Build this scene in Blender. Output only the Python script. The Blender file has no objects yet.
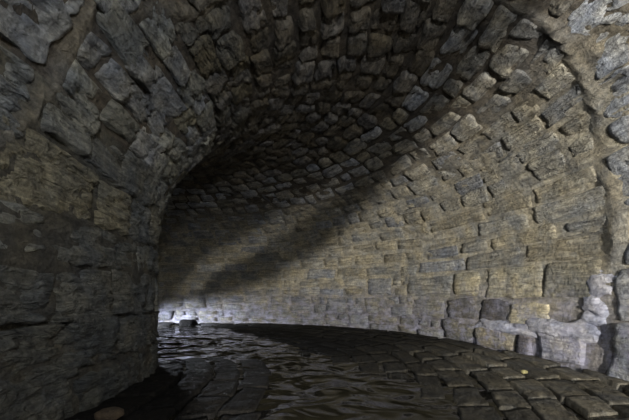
import bpy, math, random
import numpy as np
from mathutils import Vector

# ------------------------------------------------------------------ scale, camera, light, exposure
U = 0.75                                   # metres per layout unit (eye height above the water = 1 unit)
SC = bpy.context.scene
COL = SC.collection
SC.view_settings.view_transform = 'Standard'
SC.view_settings.look = 'None'
SC.view_settings.gamma = 1.0
SC.view_settings.use_curve_mapping = False
SC.view_settings.exposure = 0.0

cam_d = bpy.data.cameras.new('camera'); cam = bpy.data.objects.new('camera', cam_d); COL.objects.link(cam)
cam.location = (0, 0, U); cam.rotation_euler = (math.radians(90), 0, 0)
cam_d.sensor_width = 36; cam_d.lens = 350 / 629 * 36; cam_d.shift_y = 83 / 629; cam_d.shift_x = 0
cam_d.clip_start = 0.02
SC.camera = cam

world = bpy.data.worlds.new('world'); SC.world = world; world.use_nodes = True
bg = world.node_tree.nodes['Background']; bg.inputs[0].default_value = (0.75, 0.85, 1.0, 1); bg.inputs[1].default_value = 0.05


def lamp(name, kind, loc, target, energy, color, **kw):
    d = bpy.data.lights.new(name, kind); d.energy = energy; d.color = color
    for k, v in kw.items(): setattr(d, k, v)
    o = bpy.data.objects.new(name, d); COL.objects.link(o)
    o.location = [c * U for c in loc]
    o.rotation_euler = (Vector(target) - Vector(loc)).to_track_quat('-Z', 'Y').to_euler()
    return o


# work lamp standing beyond the opening in the added cross wall behind the photographer; the opening shapes its beam
lamp('work_lamp', 'SPOT', (1.2, -4.0, 1.2), (1.9, 3.0, 1.3), 3000, (1.0, 0.97, 0.91), spot_size=math.radians(100), spot_blend=0.3, shadow_soft_size=0.06)
# weak soft fill added behind the camera in place of ambient light
lamp('ambient_fill', 'AREA', (0.55, -0.85, 2.3), (0.4, 3.0, 2.7), 56, (0.92, 0.96, 1.0), shape='RECTANGLE', size=0.22, size_y=0.22)
# cool lamp round the bend, over the water
lamp('bend_lamp', 'AREA', (-6.1, 10.1, 0.62), (-4.3, 10.75, -0.25), 42, (0.80, 0.87, 1.0), shape='RECTANGLE', size=0.4, size_y=0.3, spread=math.radians(60))
# small unseen light added round the bend for glints on the stream
lamp('glint_light', 'AREA', (-5.3, 9.6, 1.35), (-0.7, 4.8, 0.0), 9, (0.84, 0.9, 1.0), shape='DISK', size=0.05, spread=math.radians(55))

# ------------------------------------------------------------------ noise
def _hash(i, j, k):
    n = (i.astype(np.int64) * 73856093) ^ (j.astype(np.int64) * 19349663) ^ (k.astype(np.int64) * 83492791)
    n = (n ^ (n >> 13)) * 1274126177 & 0x7fffffff
    n = (n ^ (n >> 15)) * 668265263 & 0x7fffffff
    return (n & 0xffff) / 65535.0


def vn(x, y, z=0.0):
    x, y, z = np.broadcast_arrays(np.asarray(x, float), np.asarray(y, float), np.asarray(z, float))
    i, j, k = np.floor(x), np.floor(y), np.floor(z)
    f, g, h = x - i, y - j, z - k
    f, g, h = [t * t * (3 - 2 * t) for t in (f, g, h)]
    r = 0
    for a in (0, 1):
        for b in (0, 1):
            for c in (0, 1):
                r = r + _hash(i + a, j + b, k + c) * (f if a else 1 - f) * (g if b else 1 - g) * (h if c else 1 - h)
    return r * 2 - 1


def fbm(x, y, z=0.0, o=4):
    r = 0; a = 1.0
    for q in range(o):
        r = r + a * vn(x * 2 ** q + 17.3 * q, y * 2 ** q + 5.1 * q, z); a *= 0.5
    return r / 1.8


# ------------------------------------------------------------------ tunnel geometry
CX, CY, RC, A = -4.5, 3.5, 5.215, 2.535
ZS, B = 1.5, 2.3
_ph = np.linspace(0, np.pi, 2001)
_W = np.r_[A, A, A * np.cos(_ph), -A, -A]
_Z = np.r_[-0.4, 0, ZS + B * np.sin(_ph), 0, -0.4]
_V = np.r_[0, np.cumsum(np.hypot(np.diff(_W), np.diff(_Z)))] - 0.4
LV = _V[-1] - 0.4


def frame(s, w, z):
    th = np.maximum(s, 0) / RC
    return np.stack([CX + (RC + w) * np.cos(th), CY + (RC + w) * np.sin(th) + np.minimum(s, 0), z], -1) * U


def surf(s, v, h):
    """point on the vault at run s, girth v (0 = right base, LV = left base), h units proud of it"""
    e = 0.02
    s, v = s + 0.05 * vn(s * 1.3, v * 1.7, 31.0), v + 0.045 * vn(s * 0.8, v * 1.4, 21.0) * np.clip((v - 1.0) / 0.6, 0.15, 1) * np.clip((10.2 - v) / 0.6, 0, 1)
    w = np.interp(v, _V, _W); z = np.interp(v, _V, _Z)
    w1 = np.interp(v + e, _V, _W); z1 = np.interp(v + e, _V, _Z)
    w0 = np.interp(v - e, _V, _W); z0 = np.interp(v - e, _V, _Z)
    dw, dz = w1 - w0, z1 - z0
    h = h + 0.045 * fbm(s * 0.9 + 3, v * 0.9, 4.0, 3) + 0.012 * vn(s * 4.1, v * 5.0, 9.0)
    n = np.hypot(dw, dz) + 1e-9
    return frame(s, w - dz / n * h, z + dw / n * h)


def project(p):
    y = np.maximum(p[..., 1], 1e-3)
    return 314.5 + 350 * p[..., 0] / y, 293 - 350 * (p[..., 2] - U) / y, p[..., 1]


def seen(p):
    """is the point (metres) free of the vault on the way to the camera"""
    px, py, d = project(p)
    if d < 0.2 or not (-25 < px < 654 and -25 < py < 445): return False
    t = np.linspace(0.05, 0.96, 40)[:, None]
    q = (np.array([0, 0, U]) * (1 - t) + p * t) / U
    dx, dy = q[:, 0] - CX, q[:, 1] - CY
    w = np.where(dy > 0, np.hypot(dx, dy), dx) - RC
    top = ZS + B * np.sqrt(np.maximum(0, 1 - (w / A) ** 2))
    return bool(np.all((np.abs(w) < A + 0.02) & (q[:, 2] < top + 0.03)))


# ------------------------------------------------------------------ materials
def nodes(name):
    m = bpy.data.materials.new(name); m.use_nodes = True
    nt = m.node_tree
    return m, nt, nt.nodes, nt.links, nt.nodes['Principled BSDF']


def nd(N, t, **kw):
    n = N.new(t)
    for k, v in kw.items(): setattr(n, k, v)
    return n


def mixc(N, L, fac, a, b, mode='MIX'):
    n = nd(N, 'ShaderNodeMix', data_type='RGBA', blend_type=mode)
    for sock, v in ((n.inputs[0], fac), (n.inputs[6], a), (n.inputs[7], b)):
        if hasattr(v, 'links'): L.new(v, sock)
        else: sock.default_value = v
    return n.outputs[2]


def ramp(N, L, src, stops):
    r = nd(N, 'ShaderNodeValToRGB'); L.new(src, r.inputs[0])
    e = r.color_ramp.elements
    while len(e) < len(stops): e.new(0.5)
    for k, (p, c) in enumerate(stops):
        e[k].position = p; e[k].color = c if isinstance(c, tuple) else (c, c, c, 1)
    return r.outputs[0]


def noise(N, L, vec, scale, detail=6, rough=0.6, sc=(1, 1, 1), dist=0.0):
    mp = nd(N, 'ShaderNodeMapping'); L.new(vec, mp.inputs[0]); mp.inputs[3].default_value = sc
    n = nd(N, 'ShaderNodeTexNoise'); L.new(mp.outputs[0], n.inputs['Vector'])
    n.inputs['Scale'].default_value = scale; n.inputs['Detail'].default_value = detail
    n.inputs['Roughness'].default_value = rough; n.inputs['Distortion'].default_value = dist
    return n.outputs[0]


def rock_material(name, bump=1.0, chips=1.0, crust=0.0, rough=0.85, layered=1.0, wet=0.0):
    m, nt, N, L, bs = nodes(name)
    tint = nd(N, 'ShaderNodeVertexColor', layer_name='tint').outputs[0]
    uv = nd(N, 'ShaderNodeUVMap', uv_map='UVMap').outputs[0]
    pos = nd(N, 'ShaderNodeNewGeometry').outputs['Position']
    strata = noise(N, L, uv, 5, 8, 0.65, (0.8, 5 * layered, 1), 0.12)
    grain = noise(N, L, pos, 26, 8, 0.75)
    crk = noise(N, L, uv, 3.2, 5, 0.6, (0.7, 3.4 * layered, 1), 1.2)
    crack = ramp(N, L, crk, [(0.455, 1.0), (0.485, 0.0), (0.515, 0.0), (0.545, 1.0)])
    cel = nd(N, 'ShaderNodeTexVoronoi', feature='DISTANCE_TO_EDGE'); mpv = nd(N, 'ShaderNodeMapping'); L.new(uv, mpv.inputs[0]); mpv.inputs[3].default_value = (1.0, 2.6 * layered + .3, 1)
    wv = nd(N, 'ShaderNodeTexNoise'); L.new(mpv.outputs[0], wv.inputs['Vector']); wv.inputs['Scale'].default_value = 5
    vadd = nd(N, 'ShaderNodeVectorMath', operation='MULTIPLY_ADD'); L.new(wv.outputs[1], vadd.inputs[0]); vadd.inputs[1].default_value = (.35, .35, 0); L.new(mpv.outputs[0], vadd.inputs[2])
    L.new(vadd.outputs[0], cel.inputs['Vector']); cel.inputs['Scale'].default_value = 4.5
    chip = ramp(N, L, cel.outputs[0], [(0.0, 0.0), (0.10, 0.8), (0.3, 1.0)])
    patch = noise(N, L, pos, 4.5, 6, 0.62)
    blot = noise(N, L, pos, 11, 5, 0.7)
    c = mixc(N, L, ramp(N, L, strata, [(0.32, 0.0), (0.66, 1.0)]), (0.55, 0.55, 0.56, 1), (1.5, 1.5, 1.47, 1))
    c = mixc(N, L, 1.0, tint, c, 'MULTIPLY')
    g = mixc(N, L, ramp(N, L, grain, [(0.33, 0.0), (0.68, 1.0)]), (0.55, 0.55, 0.56, 1), (1.4, 1.4, 1.38, 1))
    c = mixc(N, L, 1.0, c, g, 'MULTIPLY')
    p = mixc(N, L, ramp(N, L, patch, [(0.38, 0.0), (0.62, 1.0)]), (0.80, 0.84, 0.92, 1), (1.20, 1.15, 1.03, 1))
    c = mixc(N, L, 1.0, c, p, 'MULTIPLY')
    c = mixc(N, L, ramp(N, L, blot, [(0.60, 0.0), (0.72, 0.75)]), c, (0.045, 0.04, 0.035, 1))
    if crust > 0:      # lime bloom that gathers on the lower courses
        sep = nd(N, 'ShaderNodeSeparateXYZ'); L.new(pos, sep.inputs[0])
        band = nd(N, 'ShaderNodeMapRange'); L.new(sep.outputs[2], band.inputs[0])
        band.inputs[1].default_value = 1.3 * U; band.inputs[2].default_value = 0.35 * U
        band.inputs[3].default_value = 0.0; band.inputs[4].default_value = crust
        cr = noise(N, L, pos, 6.0, 8, 0.7, (1, 1, 1.5))
        mu = nd(N, 'ShaderNodeMath', operation='MULTIPLY'); L.new(band.outputs[0], mu.inputs[0])
        L.new(ramp(N, L, cr, [(0.47, 0.0), (0.62, 1.0)]), mu.inputs[1])
        c = mixc(N, L, mu.outputs[0], c, (0.40, 0.39, 0.49, 1))
    L.new(c, bs.inputs['Base Color'])
    bs.inputs['Roughness'].default_value = rough
    bs.inputs['Specular IOR Level'].default_value = 0.3
    if wet:
        r = ramp(N, L, patch, [(0.28, 0.25), (0.45, 0.85)]); L.new(r, bs.inputs['Roughness'])
        bs.inputs['Specular IOR Level'].default_value = 0.14
    b1 = nd(N, 'ShaderNodeBump'); b1.inputs['Strength'].default_value = 0.9 * bump; b1.inputs['Distance'].default_value = 0.06
    L.new(strata, b1.inputs['Height'])
    b2 = nd(N, 'ShaderNodeBump'); b2.inputs['Strength'].default_value = 1.0 * bump; b2.inputs['Distance'].default_value = 0.035
    L.new(grain, b2.inputs['Height']); L.new(b1.outputs[0], b2.inputs['Normal'])
    for hsock, dist in ((crack, 0.014 * chips), (chip, 0.014 * chips)):
        bb = nd(N, 'ShaderNodeBump'); bb.inputs['Strength'].default_value = 0.9 * bump; bb.inputs['Distance'].default_value = dist
        L.new(hsock, bb.inputs['Height']); L.new(b2.outputs[0], bb.inputs['Normal']); b2 = bb
    b3 = nd(N, 'ShaderNodeBump'); b3.inputs['Strength'].default_value = 0.7 * bump; b3.inputs['Distance'].default_value = 0.05
    L.new(blot, b3.inputs['Height']); L.new(b2.outputs[0], b3.inputs['Normal'])
    L.new(b3.outputs[0], bs.inputs['Normal'])
    return m


M_STONE = rock_material('layered_stone', 1.0, 1.0, 0.0)
M_RIGHT = rock_material('limed_stone', 0.9, 0.35, 0.9)
M_VAULT = rock_material('rough_vault_stone', 1.1, 0.7, 0.0, layered=0.7)
M_MORTAR = rock_material('lime_mortar', 0.7, 0.15, 0.75, layered=0.5)
M_DAMP_MORTAR = rock_material('damp_mortar', 0.9, 0.3, 0.0, layered=0.5)
M_SLAB = rock_material('wet_slab', 0.8, 0.5, 0.0, layered=0.5, wet=1)


def water_material():
    m, nt, N, L, bs = nodes('murky_stream_water')
    pos = nd(N, 'ShaderNodeNewGeometry').outputs['Position']
    n = noise(N, L, pos, 1.6, 3, 0.5)
    L.new(ramp(N, L, n, [(0.35, (0.006, 0.0055, 0.0035, 1)), (0.65, (0.014, 0.0125, 0.008, 1))]), bs.inputs['Base Color'])
    bs.inputs['Roughness'].default_value = 0.05
    bs.inputs['IOR'].default_value = 1.33; bs.inputs['Specular IOR Level'].default_value = 0.3
    a = noise(N, L, pos, 3.0, 2, 0.35, (1, 1, 1), 0.8)
    c = noise(N, L, pos, 17, 3, 0.5, (1, 1, 1), 0.6)
    b1 = nd(N, 'ShaderNodeBump'); b1.inputs['Strength'].default_value = 1.0; b1.inputs['Distance'].default_value = 0.16
    L.new(a, b1.inputs['Height'])
    b2 = nd(N, 'ShaderNodeBump'); b2.inputs['Strength'].default_value = 0.25; b2.inputs['Distance'].default_value = 0.006
    L.new(c, b2.inputs['Height']); L.new(b1.outputs[0], b2.inputs['Normal'])
    L.new(b2.outputs[0], bs.inputs['Normal'])
    return m


M_WATER = water_material()


# ------------------------------------------------------------------ mesh helpers
def build(name, V, F, uv, tint, mat, parent=None, origin=None, smooth=True):
    V = np.asarray(V, np.float64).reshape(-1, 3)
    if origin is not None: V = V - origin
    me = bpy.data.meshes.new(name)
    F = np.asarray(F, np.int32).reshape(-1, 4)
    me.vertices.add(len(V)); me.vertices.foreach_set('co', V.ravel())
    me.loops.add(F.size); me.loops.foreach_set('vertex_index', F.ravel())
    me.polygons.add(len(F)); me.polygons.foreach_set('loop_start', np.arange(0, F.size, 4, dtype=np.int32))
    me.update(calc_edges=True)
    me.polygons.foreach_set('use_smooth', np.full(len(F), smooth))
    ul = me.uv_layers.new(name='UVMap'); ul.data.foreach_set('uv', np.asarray(uv)[F.ravel()].astype(np.float32).ravel())
    ca = me.color_attributes.new('tint', 'FLOAT_COLOR', 'POINT')
    T = np.asarray(tint, np.float32)
    if T.ndim == 1: T = np.tile(T, (len(V), 1))
    ca.data.foreach_set('color', np.c_[T, np.ones(len(T))].astype(np.float32).ravel())
    me.materials.append(mat)
    o = bpy.data.objects.new(name, me); COL.objects.link(o)
    if origin is not None: o.location = origin
    if parent: o.parent = parent
    return o


def quads(n, m, off=0, flip=False):
    i, j = np.meshgrid(np.arange(n - 1), np.arange(m - 1), indexing='ij')
    a = i * m + j
    f = np.stack([a, a + m, a + m + 1, a + 1], -1).reshape(-1, 4)
    return (f[:, ::-1] if flip else f) + off


def pillow(rng, s0, s1, v0, v1, mapper, proud, depth, rough, cell, cap=(40, 18), gap=0.012, rnd=0.35, strat=1.0, seed=0.0, wobble=0.026, dome=False):
    """one stone: face grid with broken relief, rounded outline and sides that run back into the wall"""
    ls, lv = s1 - s0, v1 - v0
    nu = int(np.clip(ls / cell, 3, cap[0])); nv = int(np.clip(lv / cell, 3, cap[1]))
    rim = min(0.03, 0.2 * min(ls, lv))
    u = np.r_[0, np.linspace(rim / ls, 1 - rim / ls, nu), 1]
    t = np.r_[0, np.linspace(rim / lv, 1 - rim / lv, nv), 1]
    Ug, Tg = np.meshgrid(u, t, indexing='ij')
    # corner rounding
    X, Y = Ug * 2 - 1, Tg * 2 - 1
    r = rnd * min(ls, lv)
    cxn, cyn = 1 - r / ls, 1 - r / lv
    ox, oy = np.maximum(np.abs(X) - cxn, 0) * ls / 2, np.maximum(np.abs(Y) - cyn, 0) * lv / 2
    d = np.hypot(ox, oy); rr = r / 2
    mx = np.maximum(ox, oy)
    k = np.where(d > 1e-6, mx / np.maximum(d, 1e-6), 1)
    X = np.sign(X) * (np.minimum(np.abs(X), cxn) + ox * k * 2 / ls)
    Y = np.sign(Y) * (np.minimum(np.abs(Y), cyn) + oy * k * 2 / lv)
    j = [rng.uniform(-1, 1) * min(0.045, 0.13 * lv) for _ in range(8)]
    a, b = (X + 1) / 2, (Y + 1) / 2
    S = s0 + gap + (ls - 2 * gap) * a + (j[0] * (1 - a) * (1 - b) + j[1] * a * (1 - b) + j[2] * (1 - a) * b + j[3] * a * b)
    VV = v0 + gap + (lv - 2 * gap) * b + (j[4] * (1 - a) * (1 - b) + j[5] * a * (1 - b) + j[6] * (1 - a) * b + j[7] * a * b)
    ed = wobble * min(1.5, lv / 0.25)
    wob = np.maximum(np.abs(X), np.abs(Y)) ** 3
    S = S + ed * wob * vn(S * 9, VV * 14, seed); VV = VV + ed * wob * vn(S * 8 + 40, VV * 12, seed)
    st = fbm(S * 2.2 + seed, VV * 13 * strat + fbm(S * 2, VV * 2, seed, 2) * 0.8, seed, 3)
    st = np.round(st * 3) / 3 * 0.55 + st * 0.45          # broken ledges
    H = proud + rough * (0.75 * st + 0.6 * fbm(S * 6, VV * 6, seed + 9, 3))
    H = H + rng.uniform(-1, 1) * 0.35 * rough * X + rng.uniform(-1, 1) * 0.5 * rough * Y
    gr = fbm(S * 1.5 + seed, VV * 6 * strat, seed + 3, 3)
    H = H - 0.9 * rough * np.exp(-(gr / 0.05) ** 2)
    edge = np.minimum((1 - np.abs(X)) * ls, (1 - np.abs(Y)) * lv)
    H = H - (0.45 * rough + 0.004) * np.exp(-edge / 0.03)
    if dome: H = (H + .03) * np.sqrt(np.clip((1 - X ** 2) * (1 - Y ** 2), 0, 1)) - .03
    border = np.zeros_like(X, bool); border[0] = border[-1] = True; border[:, 0] = border[:, -1] = True
    H = np.where(border, -depth, H)
    P = mapper(S, VV, H)
    n, m = X.shape
    return P.reshape(-1, 3), quads(n, m), np.stack([S.ravel(), VV.ravel()], -1)


# ------------------------------------------------------------------ setting: masonry
RNG = random.Random(11)
SJ_V = [-1, .5, 1.7, 2.7, 3.5, 3.8, 5.3, 6.8, 7.1, 7.7, 8.25, 8.6, 9.0, 12]
SJ_S = [.3, .3, .17, .05, -.2, -.35, -.5, -.64, -.75, -1.3, -1.2, -1.35, -1.7, -1.7]
def joint(v): return float(np.interp(v, SJ_V, SJ_S))

BUFF, GREY, BLUE, DARK, PALE = (.34, .305, .235), (.31, .295, .26), (.305, .305, .31), (.12, .11, .105), (.42, .40, .36)
V1, V2 = 2.48, 8.28       # right wall | ceiling | left wall


def shell(name, va, vb, base, recess, rel, mat):
    ds = 0.07
    s = np.concatenate([np.arange(-6.5, -2.2, 0.3), np.arange(-2.2, 11.0, ds), np.arange(11.0, 13.2, 0.3)])
    v = np.arange(va, vb + 1e-6, (vb - va) / max(2, round((vb - va) / 0.06)))
    S, V = np.meshgrid(s, v, indexing='ij')
    H = -recess(V) + rel * (fbm(S * 3.2, V * 3.2, 1.0, 4) * 0.8 + vn(S * 14, V * 14, 2) * 0.35)
    sj = np.interp(V, SJ_V, SJ_S)
    if mat is M_DAMP_MORTAR: H = H + .022 * fbm(S * 8, V * 8, 12, 3)
    smear = np.exp(-((S - sj) / 0.055) ** 2) * np.clip((V - 0.9) / 0.4, 0, 1)
    H = H + 0.055 * smear * (1 + 0.6 * vn(S * 3, V * 4, 7))
    P = surf(S, V, H)
    T = base(S, V)
    T = T * (1 - smear[..., None] * .8) + np.array([.23, .21, .175]) * smear[..., None] * .8
    o = build(name, P.reshape(-1, 3), quads(len(s), len(v)), np.stack([S.ravel(), V.ravel()], -1), T.reshape(-1, 3), mat)
    o['kind'] = 'structure'
    return o


def blend(V, a, b, v0, v1):
    t = np.clip((V - v0) / (v1 - v0), 0, 1)[..., None]
    return np.array(a) * (1 - t) + np.array(b) * t


TAN, BROWN, SLATE = (.295, .27, .22), (.075, .062, .048), (.19, .18, .19)
wall_right = shell('wall_right', -0.4, V1, lambda S, V: blend(V, SLATE, TAN, 0.5, 1.2), lambda V: 0.0 * V + 0.004, 0.019, M_MORTAR)
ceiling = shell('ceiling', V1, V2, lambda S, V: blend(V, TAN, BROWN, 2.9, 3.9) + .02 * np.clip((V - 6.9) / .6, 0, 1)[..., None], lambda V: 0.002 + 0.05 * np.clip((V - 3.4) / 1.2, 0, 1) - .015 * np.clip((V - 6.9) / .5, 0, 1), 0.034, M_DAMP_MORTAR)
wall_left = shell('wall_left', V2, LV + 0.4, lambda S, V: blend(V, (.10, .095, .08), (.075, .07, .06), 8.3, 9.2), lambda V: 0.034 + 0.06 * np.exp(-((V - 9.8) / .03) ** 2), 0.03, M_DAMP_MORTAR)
wall_right['label'] = 'outer curved side wall of pale coursed stone, lit warm above the slab ledge'
ceiling['label'] = 'dark arched vault of rough stone blocks over the stream'
wall_left['label'] = 'dark inner side wall of large layered stone blocks at the left'

rowsR = [-.12, .1, .47, .92, 1.40, 1.68, 1.94, 2.2, 2.48]
rowsC = [2.48, 2.74, 3.0, 3.27, 3.52, 3.8, 4.06, 4.32, 4.6, 4.86, 5.12, 5.4, 5.66, 5.94, 6.2, 6.47, 6.73, 7.0, 7.27, 7.54, 7.82, 8.05, 8.28]
rowsL = [8.28, 8.62, 9.05, 9.40, 9.80, 10.2, 10.72]
ringR = [-.12, .67, 1.3, 1.85, 2.48]
ringC = [2.48, 3.1, 3.75, 4.3, 4.85, 5.4, 5.95, 6.5, 7.1, 7.7, 8.28]
ringL = [8.28, 8.7, 9.1, 9.75, 10.72]
custom = {(0.92): [.30, .88, 1.71, 2.12], (0.47): [.40, .83, 1.33, 1.72, 2.25], (0.1): [.46, .98, 1.2, 1.75, 2.3]}
custom_tint = {(0.92, 0): (.27, .25, .20), (0.92, 1): (.42, .38, .29), (0.92, 2): (.38, .34, .25),
               (0.47, 0): (.085, .08, .09), (0.47, 1): (.44, .40, .31), (0.47, 2): (.13, .12, .12), (0.47, 3): (.16, .15, .14),
               (0.1, 0): (.34, .33, .36), (0.1, 1): (.13, .12, .13), (0.1, 2): (.30, .27, .22)}


def lay():
    out = []
    for part, rows, ring in (('R', rowsR, ringR), ('C', rowsC, ringC), ('L', rowsL, ringL)):
        for v0, v1 in zip(rows[:-1], rows[1:]):
            vm = (v0 + v1) / 2
            sj = joint(vm)
            s = sj + 0.03; k = 0
            cut = custom.get(v0)
            if cut: s = cut[0]
            left_big = part == 'L'
            while s < 10.8:
                if cut and k + 1 < len(cut): e = cut[k + 1]
                elif left_big: e = s + RNG.uniform(.45, .95)
                elif v0 > 7.2: e = s + RNG.uniform(.24, .62)
                elif part == 'R': e = s + (RNG.uniform(.3, .7) if v0 > 1.3 and s > 2 else RNG.uniform(.45, 1.0) if v0 > 1.3 else RNG.uniform(.45, .85))
                else: e = s + RNG.uniform(.26, .50)
                if part == 'R' and v0 in (.1, .47, .92) and s > 2.2:
                    e = s + RNG.uniform(.3, .62)
                    vh = (v0 + v1) / 2 + RNG.uniform(-.03, .03)
                    if RNG.random() < .88:
                        sm_ = s + (e - s) * RNG.uniform(.4, .6) if RNG.random() < .3 else None
                        out.append([part, s, e, v0, vh, None, False])
                        if sm_: out.append([part, s, sm_, vh, v1, None, False]); out.append([part, sm_, e, vh, v1, None, False])
                        else: out.append([part, s, e, vh, v1, None, False])
                        s = e; k += 1
                        continue
                out.append([part, s, e, v0, v1, custom_tint.get((v0, k)), False]); s = e; k += 1
        for v0, v1 in zip(ring[:-1], ring[1:]):
            sj = joint((v0 + v1) / 2)
            if part == 'R' and v0 < 0: sj = .24
            s = sj - 0.03
            while s > -2.6:
                e = s - (RNG.uniform(.7, 1.3) if part != 'C' or v0 > 4 else RNG.uniform(1.3, 2.0))
                out.append([part, e, s, v0, v1, None, True]); s = e
    return out


stones = lay()
info = []
for st in stones:
    part, s0, s1, v0, v1, ct, ring = st
    c = surf((s0 + s1) / 2, (v0 + v1) / 2, 0.02)
    vis = seen(surf((s0 + s1) / 2, (v0 + v1) / 2, 0.1)) or seen(surf(s0 * .8 + s1 * .2, (v0 + v1) / 2, 0.1)) or seen(surf(s0 * .2 + s1 * .8, (v0 + v1) / 2, 0.1))
    cs = np.array([surf(a, b, 0.02) for a in (s0, s1) for b in (v0, v1)])
    px, py, d = project(cs)
    px2 = px.reshape(2, 2); py2 = py.reshape(2, 2)
    if d.min() < 0.3:
        area = 4000; small = 60
    else:
        e1 = np.hypot(px2[1] - px2[0], py2[1] - py2[0]).mean(); e2 = np.hypot(px2[:, 1] - px2[:, 0], py2[:, 1] - py2[:, 0]).mean()
        area = e1 * e2; small = math.sqrt(area)
    info.append((area if vis else 0, small, vis, max(0.3, d.mean()) / U))

# unseen wall added behind the camera to shape the beam, open on its right
def add_beam_mask():
    y0, th = -1.2, .1
    edge = [(.30, -.3), (.30, .6), (.31, 1.0), (.33, 1.05), (.37, 1.11), (.52, 1.155), (.68, 1.20), (.86, 1.31), (1.05, 1.43), (1.27, 1.70), (1.36, 1.86), (1.46, 2.03), (1.75, 2.5), (1.95, 2.9)]
    mid = [(.10, -.3), (.10, .6), (.15, 1.08), (.20, 1.13), (.26, 1.18), (.32, 1.27), (.40, 1.337), (.60, 1.435), (.87, 1.604), (1.03, 1.71), (1.18, 1.9), (1.3, 2.1), (1.68, 2.6), (1.9, 2.95)]
    gapw = [0, 0, 0, .02, .03, .03, .03, .03, .03, .02, 0, 0, 0, 0]      # slot added to throw a second thin streak of light
    q = np.linspace(0, len(edge) - 1, 66)
    ip = lambda c: np.interp(q, range(len(edge)), c)
    ex, ez = ip([e[0] for e in edge]), ip([e[1] for e in edge])
    mx, mz, g = ip([e[0] for e in mid]), ip([e[1] for e in mid]), ip(gapw)
    tx, tz = np.gradient(mx), np.gradient(mz); tl = np.hypot(tx, tz)
    nx, nz = tz / tl, -tx / tl
    vv = np.linspace(LV + .3, 2.9, 66)
    ow, oz = CX + RC + np.interp(vv, _V, _W) * 1.06, np.interp(vv, _V, _Z) * 1.04
    V, F = [], []
    for (ax, az), (bx, bz) in (((ex, ez), (mx + nx * g, mz + nz * g)), ((mx - nx * g, mz - nz * g), (ow, oz))):
        o0 = len(V)
        for k in range(66):
            for y in (y0, y0 - th):
                V.append((ax[k], y, az[k])); V.append((bx[k], y, bz[k]))
        for k in range(65):
            a = o0 + k * 4; b = a + 4
            F += [(a, b, b + 1, a + 1), (a + 2, a + 3, b + 3, b + 2), (a, a + 2, b + 2, b), (a + 1, b + 1, b + 3, a + 3)]
    V = np.array(V) * U
    o = build('beam_mask', V, F, V[:, [0, 2]] / U, (.16, .15, .13), M_MORTAR, smooth=False)
    o['kind'] = 'structure'; o['label'] = 'unseen cross wall added behind the viewer to shape the beam, open beside the outer wall'


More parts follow.
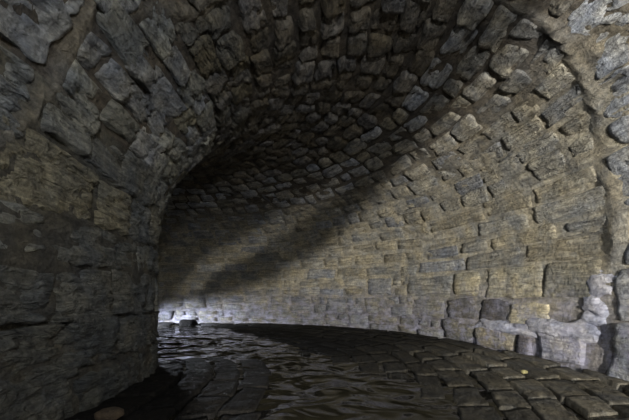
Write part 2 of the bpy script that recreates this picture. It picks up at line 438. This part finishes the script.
add_beam_mask()
PARENTS = {'R': wall_right, 'C': ceiling, 'L': wall_left}
STUFF = {'R': 'distant_stonework', 'C': 'distant_stonework', 'L': 'distant_stonework'}
for part in 'RCL':
    idx = [i for i, st in enumerate(stones) if st[0] == part]
    ranked = sorted([i for i in idx if info[i][0] > 0 and info[i][1] > 8.5], key=lambda i: -info[i][0])[:298]
    ranked = set(ranked)
    Vs, Fs, Us, Ts, off = [], [], [], [], 0
    mat = {'R': M_RIGHT, 'C': M_VAULT, 'L': M_STONE}[part]
    for i in idx:
        _, s0, s1, v0, v1, ct, ring = stones[i]
        sm, vm = (s0 + s1) / 2, (v0 + v1) / 2
        seed = RNG.uniform(0, 90)
        q = RNG.random()
        if ct: col = ct
        elif part == 'R':
            col = BUFF if q < .45 else GREY if q < .75 else BLUE if q < .9 else PALE
            if vm < 0.95: col = tuple(x * (.6 if s0 < 2.2 else .85) for x in (GREY if q < .5 else BLUE))
            if ring: col = (.33, .335, .35)
        elif part == 'C':
            t = min(1, max(0, (vm - 2.8) / 1.2))
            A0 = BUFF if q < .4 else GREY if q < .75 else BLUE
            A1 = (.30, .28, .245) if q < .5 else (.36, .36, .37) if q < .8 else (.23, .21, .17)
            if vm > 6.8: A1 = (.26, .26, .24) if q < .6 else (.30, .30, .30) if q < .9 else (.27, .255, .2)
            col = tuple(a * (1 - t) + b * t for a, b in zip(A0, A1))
            if 4.7 < vm < 7.25: A1 = tuple(x * f for x, f in zip(A1, (.55, .51, .46)))  # brown crown stones, tinted darker to stand in for dim light there
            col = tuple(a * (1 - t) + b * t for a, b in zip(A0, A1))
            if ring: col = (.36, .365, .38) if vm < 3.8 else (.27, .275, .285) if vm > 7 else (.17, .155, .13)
        else:
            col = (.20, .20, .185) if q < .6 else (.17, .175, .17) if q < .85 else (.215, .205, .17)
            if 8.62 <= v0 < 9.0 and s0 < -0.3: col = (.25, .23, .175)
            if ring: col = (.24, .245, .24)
        if part == 'L': col = tuple(x * float(np.interp(vm, [8.3, 9.6, 10.2], [1.1, .85, .5])) for x in col)  # left stones tinted darker toward the base in place of weaker light
        col = np.array(col) * RNG.uniform(.82, 1.18)
        if part == 'R':
            proud = RNG.uniform(.002, .026); rough = .022; depth = .10; rnd = .22; gap = .006
            if ct and v0 > .4: proud = .026
            if v0 == 0.1: proud = .06 if s1 < 3 else .03
            if (v0, ct is not None) == (0.47, True) and s0 < .6: proud = -.045
            if ring: proud, rough, gap = (.06 if v0 < 0 else .02), .03, .006
        elif part == 'C':
            t = min(1, max(0, (vm - 3.4) / 1.2))
            proud = RNG.uniform(.0, .024) * (1 - t) + RNG.uniform(-.03, .03) * t
            rough = .026 + .018 * t; depth = .12 + .05 * t; rnd = .30 + .25 * t; gap = .004 + .008 * t
            if ring: proud, rough, rnd, gap = RNG.uniform(.0, .04), .055, .3, .012
            if ring and vm < 4.3: proud, rough, gap = .015, .04, .0
            if vm > 7.2 and not ring: proud = RNG.uniform(-.01, .02); rough, gap, rnd = .05, .004, .3
        else:
            proud = RNG.uniform(-.02, .015); rough = .05; depth = .13; rnd = .2; gap = .008
            if ring: rough = .045
        if ring and part == 'C' and vm < 4.3: mat_i = M_RIGHT
        else: mat_i = mat
        cell = info[i][3] * 3.4 / 350
        part_obj = i in ranked
        if not part_obj:
            cell = max(cell, .09); cap = (5, 4)
        else: cap = (44, 20)
        jv = .10 * (v1 - v0) if part != 'R' else .06 * (v1 - v0)
        if not ct and not ring:
            v0 += RNG.uniform(-jv, jv); v1 += RNG.uniform(-jv, jv); s0 += RNG.uniform(-.02, .02); s1 += RNG.uniform(-.02, .02)
        if part == 'L' or vm > 6.6:
            g_ = .016; v0 -= g_; v1 += g_; s0 -= g_; s1 += g_
        elif part == 'C': v0 -= .006; v1 += .006
        P, F, uv = pillow(RNG, s0, s1, v0, v1, surf, proud, depth, rough, cell, cap, gap, rnd, seed=seed)
        if part_obj:
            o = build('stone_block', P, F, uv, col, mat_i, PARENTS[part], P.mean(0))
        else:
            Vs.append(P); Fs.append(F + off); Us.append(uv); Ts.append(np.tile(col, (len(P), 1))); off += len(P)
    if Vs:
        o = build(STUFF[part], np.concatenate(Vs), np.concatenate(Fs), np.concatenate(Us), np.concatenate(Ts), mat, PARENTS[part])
        o['kind'] = 'stuff'
    print(part, len(idx), len(ranked))

# lime crust on the ledge of the lowest course and in the ring joint
for s0, s1, v0, v1, pr in ((.9, 1.75, .36, .60, .085), (.34, 1.1, .38, .66, .10), (.26, .56, .56, 1.0, .06), (.16, .46, .88, 1.3, .04)):
    P, F, uv = pillow(RNG, s0, s1, v0, v1, surf, pr, .1, .05, .025, (36, 14), .0, .6, seed=RNG.uniform(0, 90), wobble=.09, dome=True)
    o = build('lime_crust', P, F, uv, (.40, .40, .46), M_MORTAR, wall_right, P.mean(0))
    o['label'] = 'pale lavender lime crust'

# ------------------------------------------------------------------ stream bed, water, slab banks
s = np.concatenate([np.arange(-6.5, -1, 0.4), np.arange(-1, 13.2, 0.15)]); w = np.linspace(-A - .15, A + .15, 40)
S, Wd = np.meshgrid(s, w, indexing='ij')
bank = np.clip(np.abs(Wd + .35) - 1.0, 0, 2)
Pf = frame(S, Wd, -0.22 + 0.11 * np.minimum(bank, 1.3) + 0.03 * fbm(S * 2, Wd * 2, 5))
floor = build('floor', Pf.reshape(-1, 3), quads(len(s), len(w), flip=True), np.stack([S.ravel(), Wd.ravel()], -1), (.05, .042, .03), M_SLAB)
floor['kind'] = 'structure'
floor['label'] = 'dark wet stone bed of the tunnel, paved with slabs along both walls'

s = np.concatenate([np.arange(-6.5, 0, 0.12), np.arange(0, 13.2, 0.045)]); w = np.linspace(-A, A, 110)
S, Wd = np.meshgrid(s, w, indexing='ij')
Pw0 = frame(S, Wd, 0 * S)
xw, yw = Pw0[..., 0] / U, Pw0[..., 1] / U
rap = np.clip(1 - np.abs(Wd + 1.0) / 1.3, 0, 1) * np.clip((S - 0.4) / 1.0, 0, 1)
Hw = 0.016 * fbm(xw * 2.4, yw * 2.4, 3, 3) + rap * 0.04 * fbm(xw * 4 + yw, yw * 3, 8, 3)
Pw0[..., 2] = Hw * U
stream = build('stream', Pw0.reshape(-1, 3), quads(len(s), len(w), flip=True), np.stack([S.ravel(), Wd.ravel()], -1), (1, 1, 1), M_WATER)
stream['kind'] = 'stuff'
stream['label'] = 'shallow murky brown stream with ripples running round the bend'
stream['category'] = 'stream'


def flat(sk):
    def f(S, Wq, H): return frame(S + sk * Wq, Wq, H + .04 * (-1.15 - Wq))
    return f


def shift(S): return .31 * np.clip(S, -2.5, 2.2)


def flat_right(S, Wq, H):
    W2 = Wq + shift(S)
    return frame(S, W2, H + .012 + .045 * np.maximum(W2 - np.interp(S, WE_S, WE_W), -.3))


WE_S, WE_W = [-2, -.2, 1.7, 2.9, 6, 7.5, 11], [.9, .55, .04, -.2, .9, 2.1, 2.2]
slab_count = 0
edgesR = [3.25, 2.92, 2.6, 2.28, 1.96, 1.62, 1.3, .98, .62, .3, -.05, -.4, -.75, -1.1]
rest = []
for k, (b, a) in enumerate(zip(edgesR[:-1], edgesR[1:])):
    s = -2.2 + RNG.uniform(0, .4)
    while s < 10.5:
        e = s + RNG.uniform(.42, .78) * (1.0 if s < 4 else 1.3)
        wm = (a + b) / 2 + float(shift((s + e) / 2)); we = float(np.interp((s + e) / 2, WE_S, WE_W))
        if we - .12 < wm < 2.62:
            rest.append(('right', s, e, a, b, RNG.uniform(-.002, .002)))
        s = e
edgesL = [-2.58, -2.2, -1.85, -1.5, -1.15]
for k, (a, b) in enumerate(zip(edgesL[:-1], edgesL[1:])):
    s = -2.2 + RNG.uniform(0, .4)
    while s < 9:
        e = s + RNG.uniform(.5, .9)
        wm = (a + b) / 2
        top = .02 + RNG.uniform(-.006, .006) - .03 * max(0, s - 1.5)
        if top > -.03: rest.append(('left', s, e, a, b, top))
        s = e
Vs, Fs, Us, Ts, off = [], [], [], [], 0
for side, s0, s1, a, b, top in rest:
    sk = 0.0 if side == 'right' else 0.35
    mp = flat_right if side == 'right' else flat(sk)
    c = mp(np.array((s0 + s1) / 2), np.array((a + b) / 2), np.array(top))
    mpw = (a + b) / 2 + float(shift((s0 + s1) / 2))
    px, py, d = project(c)
    vis = seen(c + np.array([0, 0, .06])) ; sz = 350 / max(d / U, .3) * .5
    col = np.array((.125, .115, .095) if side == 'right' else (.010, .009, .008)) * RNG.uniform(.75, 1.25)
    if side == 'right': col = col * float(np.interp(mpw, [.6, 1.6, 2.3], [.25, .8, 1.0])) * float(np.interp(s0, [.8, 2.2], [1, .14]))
    P, F, uv = pillow(RNG, s0, s1, a, b, mp, top, .14, .013, max(.3, d / U) * 3.4 / 350 if vis else .12, (20, 12) if vis else (4, 4), 0.004, .16, strat=.5, seed=RNG.uniform(0, 90), wobble=.012)
    F = F[:, ::-1]
    if vis and sz > 14:
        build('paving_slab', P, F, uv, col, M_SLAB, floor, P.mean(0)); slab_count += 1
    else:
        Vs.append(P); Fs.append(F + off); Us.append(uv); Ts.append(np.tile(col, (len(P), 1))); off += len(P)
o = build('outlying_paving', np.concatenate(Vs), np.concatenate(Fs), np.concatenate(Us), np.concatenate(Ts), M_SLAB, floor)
o['kind'] = 'stuff'
print('slabs', slab_count)


# ------------------------------------------------------------------ loose things
def boulder(name, label, cat, x, y, z, rx, ry, rz, col, mat, seed, group=None, res=18):
    th = np.linspace(0, 2 * np.pi, res * 2 + 1); ph = np.linspace(0.02, np.pi - .02, res)
    T, Pn = np.meshgrid(th[:-1], ph, indexing='ij')
    d = np.stack([np.cos(T) * np.sin(Pn), np.sin(T) * np.sin(Pn), np.cos(Pn)], -1)
    f = np.abs(d) ** 3.2
    k = 1 / f.sum(-1) ** (1 / 3.2)
    k = k * (1 + .20 * fbm(d[..., 0] * 1.6 + seed, d[..., 1] * 1.6, d[..., 2] * 1.6 + seed, 4))
    P = d * k[..., None] * np.array([rx, ry, rz]) * U
    n, m = T.shape
    F = np.concatenate([quads(n, m), [[(n - 1) * m + j, j, j + 1, (n - 1) * m + j + 1] for j in range(m - 1)]])
    o = build(name, P.reshape(-1, 3), F[:, ::-1], np.stack([T.ravel(), Pn.ravel()], -1), col, mat)
    o.location = (x * U, y * U, z * U)
    o['label'] = label; o['category'] = cat
    if group: o['group'] = group
    return o


boulder('rock', 'small dark wet rock standing alone in the stream before the far bright water', 'rock', -3.9, 10.8, .03, .26, .2, .15, (.012, .011, .011), M_SLAB, 3.0)
boulder('rock', 'flatter black rock in the stream just left of the small upright rock', 'rock', -4.65, 10.9, .0, .30, .2, .09, (.012, .011, .011), M_SLAB, 8.0)
boulder('rock', 'low pale-edged rock at the foot of the far curved wall', 'rock', -3.2, 10.75, .0, .3, .16, .06, (.10, .10, .11), M_SLAB, 14.0)
boulder('stone_fragment', 'small brown broken stone lying on the dark left bank', 'stone', -1.47, 2.52, .13, .09, .07, .035, (.14, .105, .075), M_STONE, 21.0)
boulder('pebble', 'tiny yellowish pebble lying on the slabs against the right wall', 'pebble', 2.41, 4.02, .095, .035, .03, .02, (.55, .50, .25), M_STONE, 33.0, res=8)
